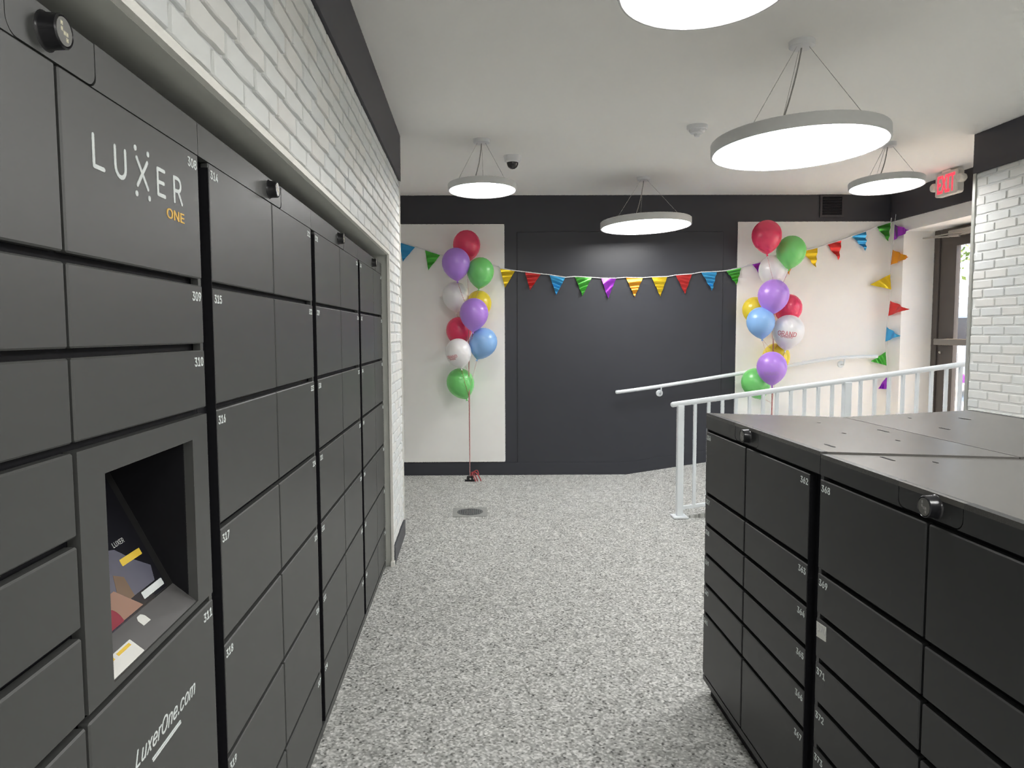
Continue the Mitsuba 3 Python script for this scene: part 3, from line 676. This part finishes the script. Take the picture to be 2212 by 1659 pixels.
for s in (-0.82, 0.82):
    for y in (-1.5, 1.5):
        put('wheel', tr(wheel, MVn @ frame([s, y, 0.32], [1, 0, 0], [0, 1, 0], [0, 0, 1])), M_TYRE, t, smooth=30)

t = thing('young_tree', 'leafy tree outside, seen through the upper door glass', 'tree')
tx, ty = 7.6, 11.9
put('trunk', tube(bez([(tx, ty, 0.345), (tx + 0.05, ty, 1.4), (tx - 0.03, ty + 0.05, 2.6), (tx, ty, 3.6)], 14), np.linspace(0.09, 0.03, 14), 10), M_BARK, t, smooth=True)
rg = np.random.default_rng(5)
lv, lf = [], []
for k in range(1600):
    c = rg.normal(size=3); c /= np.linalg.norm(c); c = c * (rg.random() ** 0.4) * np.array([0.85, 0.85, 0.95]) + np.array([tx, ty, 3.0])
    d = rg.normal(size=3); d /= np.linalg.norm(d); e = np.cross(d, rg.normal(size=3)); e /= np.linalg.norm(e)
    L = 0.07 + 0.05 * rg.random(); b0 = len(lv)
    lv += [c, c + d * L * 0.5 + e * L * 0.28, c + d * L, c + d * L * 0.5 - e * L * 0.28]
    lf += [[b0, b0 + 1, b0 + 2], [b0, b0 + 2, b0 + 3]]
put('foliage', trimesh.Trimesh(lv, lf, process=False), M_LEAF, t, kind='stuff')

t = thing('pavement_banner', 'small purple cloth banner on a pole outside the door', 'banner')
put('pole', tube([(6.75, 9.55, 0.345), (6.75, 9.55, 1.25)], 0.012, 8), M_ALU, t)
bn = [[6.75, 9.55, 1.00], [6.75, 9.55, 0.84], [7.02, 9.52, 0.82], [7.01, 9.56, 0.88], [6.90, 9.58, 0.93]]
put('cloth', trimesh.Trimesh(bn + [[p[0], p[1] + 0.006, p[2]] for p in bn], [[0, 1, 2], [0, 2, 3], [0, 3, 4], [5, 7, 6], [5, 8, 7], [5, 9, 8]], process=False), M_BANNER, t)

# ------------------------------------------------------------------ floor drain
t = thing('floor_drain', 'square floor drain with a dark round grate', 'drain')
MZ = frame([-0.031, 6.10, 0], [1, 0, 0], [0, 1, 0], [0, 0, 1])
put('plate', tr(ext(rrect(-0.150, 0.150, -0.155, 0.155, 0.015), 0.003), MZ), M_DRAIN, t)
gr = Point(0, 0).buffer(0.112, quad_segs=16)
for i in range(-5, 6):
    for j in range(-5, 6):
        if math.hypot(i * 0.018, j * 0.018) < 0.095: gr = gr.difference(Point(i * 0.018, j * 0.018).buffer(0.0055, quad_segs=2))
put('grate', tr(ext(gr, 0.0025, 0.003), MZ), M_GRATE, t)

# ------------------------------------------------------------------ balloons
from scipy.interpolate import PchipInterpolator
bp = np.array([(0.0, 1.03), (0.36, 0.965), (0.70, 0.73), (0.92, 0.40), (1.0, 0.0), (0.965, -0.31), (0.83, -0.64), (0.60, -0.94), (0.35, -1.15), (0.15, -1.27), (0.055, -1.32)])
ss = np.r_[0, np.cumsum(np.linalg.norm(np.diff(bp, axis=0), axis=1))]
bprof = PchipInterpolator(ss, bp)(np.linspace(0, ss[-1], 34)); bprof[0, 0] = 0
from scipy.interpolate import CubicSpline
cs = CubicSpline(ss, bp, bc_type=((1, (1.0, 0.0)), 'natural'))(np.linspace(0, ss[-1], 40)); cs[0, 0] = 0; cs[:, 0] = np.maximum(cs[:, 0], 0)
balloon_unit = lathe(cs[::-1], 36)
if balloon_unit.volume < 0: balloon_unit.invert()
knot_unit = lathe([(0, 0.02), (0.045, 0.0), (0.05, -0.03), (0.03, -0.06), (0.07, -0.10), (0.085, -0.13), (0.0, -0.12)][::-1], 14)
def bal_radius(z):                       # the radius of the unit balloon at height z
    o = np.argsort(cs[:, 1]); return np.interp(z, cs[o, 1], cs[o, 0])

def wrap_text(s, width, cz, cyaw):
    """Lettering bent onto the unit balloon: width in radii, at height cz, facing cyaw from the front (-y)."""
    m = meshkit.text_mesh(s, 0.2, 0.02, bold=True)
    m.apply_translation([-m.bounds.mean(0)[0], -m.bounds.mean(0)[1], 0]); m.apply_scale([width / m.extents[0], width / m.extents[0] * 1.15, 1])
    m = m.subdivide_to_size(0.12) if len(m.faces) < 4000 else m
    v = m.vertices.copy(); z = cz + v[:, 1]; r = bal_radius(z) + 0.004 + 0.3 * v[:, 2]; a = cyaw + v[:, 0] / np.maximum(bal_radius(cz), 0.3)
    m.vertices = np.stack([np.sin(a) * r, -np.cos(a) * r, z], 1)
    return m

BAL_L = [('red', [-0.051, 7.537, 2.478], 0.142, 0), ('purple', [-0.159, 7.322, 2.27], 0.143, 4), ('green', [0.09, 7.37, 2.186], 0.137, -6), ('white', [-0.172, 7.562, 1.951], 0.138, 3),
         ('yellow', [0.075, 7.551, 1.867], 0.130, 0), ('purple', [0.02, 7.283, 1.758], 0.145, -4), ('red', [-0.142, 7.561, 1.586], 0.133, 0), ('white', [-0.144, 7.321, 1.362], 0.133, 10),
         ('blue', [0.114, 7.389, 1.46], 0.144, -20), ('green', [-0.131, 7.52, 1.035], 0.144, 20)]
BAL_R = [('red', [3.006, 7.192, 2.538], 0.147, 3), ('green', [3.296, 7.258, 2.392], 0.146, -6), ('white', [3.168, 7.392, 2.206], 0.147, 0), ('purple', [3.069, 7.139, 1.93], 0.153, -6),
         ('yellow', [2.985, 7.413, 1.794], 0.125, 0), ('red', [3.334, 7.377, 1.807], 0.139, -8), ('blue', [2.955, 7.174, 1.663], 0.140, 6), ('white', [3.269, 7.22, 1.567], 0.157, -8),
         ('yellow', [3.222, 7.397, 1.290], 0.140, 0), ('purple', [3.067, 7.139, 1.198], 0.149, 2), ('green', [2.995, 7.373, 1.021], 0.146, 22)]
NAME_L = ['red balloon at the top of the bunch by the left brick wall', 'purple balloon just below the red top one, left bunch', 'upper green balloon of the left bunch, beside a purple one', 'plain white balloon in the left bunch, under the upper purple one',
          'yellow balloon half hidden in the left bunch', 'lower purple balloon in front of the yellow one, left bunch', 'lower red balloon in the left bunch, behind purple and white ones', 'white balloon with faded pink print in the left bunch',
          'light blue balloon tilted at the right of the left bunch', 'lowest green balloon of the left bunch, behind the ribbons']
NAME_R = ['red balloon at the top of the bunch above the ramp', 'upper green balloon beside the red top one, bunch above the ramp', 'white balloon behind the red and green ones, bunch above the ramp', 'upper purple balloon in the bunch above the ramp',
          'yellow balloon peeking out above the blue one, bunch above the ramp', 'lower red balloon behind the purple one, bunch above the ramp', 'light blue balloon of the bunch above the ramp', 'white balloon with pink GRAND lettering above the ramp',
          'yellow balloon mostly hidden behind the lowest purple one', 'lowest purple balloon over the railing, bunch above the ramp', 'lowest green balloon behind the railing, bunch above the ramp']
UNIT = {k: mikit.ply(balloon_unit, M_BAL[k], smooth=True) for k in BAL}
KNOT = {k: mikit.ply(knot_unit, M_BAL[k], smooth=40) for k in BAL}
rgb_ = random.Random(3)
for LIST, NAMES, ax, grp, axis, zbot in ((BAL_L, NAME_L, -0.03, 'balloons of the left bunch', np.array([-0.035, 7.43]), 0.05), (BAL_R, NAME_R, 3.14, 'balloons of the bunch above the ramp', np.array([3.14, 7.285]), ramp_z(3.14) + 0.05)):
    zt_ = min(b[1][2] for b in LIST) - 0.18
    bundle = thing('ribbon_bundle', 'red and pale ribbons gathering the balloon bunch ' + ('by the left brick wall' if LIST is BAL_L else 'above the ramp'), 'ribbons')
    for i, (c, pos, R, tilt) in enumerate(LIST):
        t = thing('balloon', NAMES[i], 'balloon', grp)
        Rm = trimesh.transformations.rotation_matrix(math.radians(-tilt), [0, 1, 0])
        A = np.eye(4); A[:3, :3] = Rm[:3, :3] * R; A[:3, 3] = pos
        put('skin', UNIT[c], None, t, M=A)
        Kn = A @ np.array([[1, 0, 0, 0], [0, 1, 0, 0], [0, 0, 1, -1.31], [0, 0, 0, 1.0]])
        put('knot', KNOT[c], None, t, M=Kn)
        q = (A @ np.array([0, 0, -1.41, 1]))[:3]
        w = np.array([axis[0] + rgb_.uniform(-0.004, 0.004), axis[1] + rgb_.uniform(-0.004, 0.004)])
        zj = max(q[2] - 0.32, zbot + 0.3)
        if q[2] < zt_ + 0.25: zj = q[2] - 0.05
        pts = [q, [q[0] * 0.6 + w[0] * 0.4, q[1] * 0.6 + w[1] * 0.4, (q[2] + zj) / 2 + 0.03], [w[0], w[1], zj], [w[0] + rgb_.uniform(-0.005, 0.005), w[1], zj * 0.5 + zbot * 0.5], [w[0] * 0.5 + axis[0] * 0.5, w[1] * 0.5 + axis[1] * 0.5, zbot]]
        put('ribbon', tube(bez(pts, 16), 0.0016, 5), M_RIBBON if i % 2 else M_RIBBON2, bundle, smooth=True)
        if 'print' in NAMES[i] or 'GRAND' in NAMES[i]:
            yaw = -0.62 if LIST is BAL_L else -0.47; w_ = 0.95 if LIST is BAL_L else 1.22
            put('print', cat_([wrap_text('GRAND', w_, -0.27, yaw), wrap_text('OPENING', w_ * 0.62, -0.47, yaw)]), M_PINK, t, M=A, label='pink lettering GRAND OPENING')
        if NAMES[i].startswith('lowest purple'):
            put('print', cat_([wrap_text('GRAND', 0.95, -0.42, -0.47)]), M_LILAC, t, M=A, label='faint lettering GRAND')

t = thing('balloon_weight', 'small black balloon weight with red ribbon on the floor by the back wall', 'balloon weight')
wx, wy = -0.035, 7.43
put('block', bev(wx - 0.034, wx + 0.034, wy - 0.03, wy + 0.03, 0, 0.05, 0.008), M_KNOB, t)
put('foot', bev(wx - 0.055, wx + 0.05, wy - 0.04, wy + 0.04, 0, 0.006, 0.002), M_KNOB, t)
rb = []
for (a, b, c) in ((0.05, 0.02, 0.0), (0.085, -0.05, 0.004), (0.03, -0.05, 0.0), (0.06, 0.0, 0.07)):
    rb.append(tube(bez([(wx + 0.01, wy - 0.02, 0.055), (wx + a * 0.6, wy - 0.045 + b * 0.2, 0.10), (wx + a + 0.01, wy - 0.05 + b * 0.3, 0.05 + c), (wx + a + 0.03, wy - 0.06 + b * 0.3, 0.006 + c)], 14), 0.006, 6))
put('bow', cat_(rb), M_RIBBON, t, smooth=True)
put('tag', bev(wx - 0.006, wx + 0.012, wy - 0.034, wy - 0.031, 0.018, 0.034, 0.001), M_STICK, t)
single('balloon_weight', bev(3.105, 3.175, 7.25, 7.32, ramp_z(3.14) - 0.004, ramp_z(3.14) + 0.055, 0.008), M_KNOB, 'black balloon weight on the ramp under the second balloon bunch', 'balloon weight')

# ------------------------------------------------------------------ bunting
FLAGS = [
    ('blue', [-0.77, 7.74, 2.525], [-0.602, 7.733, 2.473], [-0.735, 7.739, 2.318]), ('green', [-0.496, 7.728, 2.441], [-0.334, 7.72, 2.389], [-0.464, 7.726, 2.227]),
    ('yellow', [0.304, 7.69, 2.243], [0.464, 7.682, 2.217], [0.355, 7.687, 2.034]), ('red', [0.569, 7.677, 2.205], [0.74, 7.669, 2.183], [0.623, 7.675, 2.009]),
    ('blue', [0.831, 7.665, 2.174], [1.003, 7.657, 2.145], [0.904, 7.661, 1.958]), ('green', [1.105, 7.652, 2.153], [1.286, 7.643, 2.144], [1.186, 7.648, 1.944]),
    ('purple', [1.387, 7.639, 2.135], [1.55, 7.631, 2.134], [1.461, 7.635, 1.918]), ('orange', [1.651, 7.626, 2.143], [1.835, 7.617, 2.138], [1.747, 7.622, 1.933]),
    ('yellow', [1.928, 7.613, 2.146], [2.099, 7.605, 2.15], [2.022, 7.609, 1.937]), ('red', [2.187, 7.601, 2.166], [2.364, 7.592, 2.178], [2.287, 7.596, 1.962]),
    ('blue', [2.461, 7.588, 2.196], [2.631, 7.58, 2.202], [2.58, 7.582, 1.996]), ('green', [2.731, 7.575, 2.21], [2.892, 7.567, 2.245], [2.841, 7.57, 2.058]),
    ('purple', [3.01, 7.562, 2.281], [3.187, 7.554, 2.316], [3.146, 7.555, 2.098]), ('orange', [3.303, 7.548, 2.355], [3.466, 7.54, 2.387], [3.403, 7.543, 2.165]),
    ('yellow', [3.549, 7.536, 2.416], [3.71, 7.529, 2.454], [3.688, 7.53, 2.243]), ('red', [3.814, 7.524, 2.488], [3.964, 7.517, 2.533], [3.935, 7.518, 2.32]),
    ('blue', [4.075, 7.512, 2.574], [4.226, 7.504, 2.626], [4.226, 7.504, 2.418]), ('green', [4.338, 7.499, 2.674], [4.488, 7.492, 2.723], [4.464, 7.493, 2.517])]
DROP = [
    ('purple', [4.478, 7.407, 2.684], [4.475, 7.406, 2.519], [4.50, 7.156, 2.59]), ('orange', [4.476, 7.423, 2.422], [4.47, 7.44, 2.262], [4.50, 7.14, 2.313]),
    ('yellow', [4.475, 7.448, 2.165], [4.478, 7.423, 2.0], [4.268, 7.472, 2.055]), ('red', [4.474, 7.432, 1.883], [4.467, 7.45, 1.72], [4.50, 7.13, 1.781]),
    ('blue', [4.462, 7.463, 1.604], [4.454, 7.464, 1.445], [4.485, 7.24, 1.507]), ('green', [4.458, 7.455, 1.336], [4.470, 7.448, 1.186], [4.301, 7.466, 1.233]),
    ('purple', [4.474, 7.431, 1.085], [4.470, 7.433, 0.932], [4.387, 7.462, 0.937])]
frng = random.Random(11)
def flag_mesh(a, b, c, seed, away):
    """A foil pennant: two top corners and a tip, gently folded; away = unit vector off the wall."""
    r = random.Random(seed); n = 14
    a, b, c = map(np.asarray, (a, b, c)); away = np.asarray(away, float)
    amp, ph, fr, sk = r.uniform(0.009, 0.017), r.uniform(0, 6.3), r.uniform(1.3, 2.6), r.uniform(-1.5, 1.5)
    idx, V, Fc = {}, [], []
    for i in range(n + 1):
        for j in range(n + 1 - i):
            s, q = i / n, j / n
            p = a + (c - a) * s + (b - a) * q
            k = math.sin(2 * math.pi * (fr * s + sk * q * 0.6) + ph) * amp * min(1, 3 * s) + 0.012 * s
            idx[i, j] = len(V); V.append(p + away * k)
    for i in range(n):
        for j in range(n - i):
            Fc.append([idx[i, j], idx[i, j + 1], idx[i + 1, j]])
            if j < n - i - 1: Fc.append([idx[i, j + 1], idx[i + 1, j + 1], idx[i + 1, j]])
    m = trimesh.Trimesh(V, Fc, process=False)
    return m
t = thing('pennant_bunting', 'foil pennant bunting strung across the back wall on a pale cord', 'bunting')
sp = [np.array([-0.95, yb(-0.95, 0.03), 2.58])]
for k, (c, a, b, d) in enumerate(FLAGS):
    if k == 2: sp.append(np.array([0.29, 7.695, 2.262]))
    if k == 12: sp.append(np.array([2.905, 7.567, 2.252]))
    sp += [np.array(a), np.array(b)]
sp.append(np.array([4.495, 7.492, 2.765]))
sp = [p + np.array([0, 0.002, 0.002]) for p in sp]
put('string', tube(sp, 0.0062, 6), M_STRING, t, smooth=True)
for k, (c, a, b, d) in enumerate(FLAGS):
    put('pennant', flag_mesh(a, b, d, 100 + k, [math.sin(ANG), -math.cos(ANG), 0]), M_FOIL[c], t, smooth=True, label='%s foil pennant' % c)
t = thing('pennant_bunting', 'foil pennant bunting hanging straight down in the corner beside the door bay', 'bunting')
sp = [np.array([4.485, 7.40, 2.79])]
for (c, a, b, d) in DROP: sp += [np.array(a), np.array(b)]
sp.append(np.array([4.471, 7.445, 0.86]))
put('string', tube(sp, 0.0022, 6), M_STRING, t, smooth=True)
for k, (c, a, b, d) in enumerate(DROP):
    put('pennant', flag_mesh(a, b, d, 150 + k, [-0.35, -0.94, 0] if d[0] < 4.45 else [-1, 0, 0]), M_FOIL[c], t, smooth=True, label='%s foil pennant' % c)
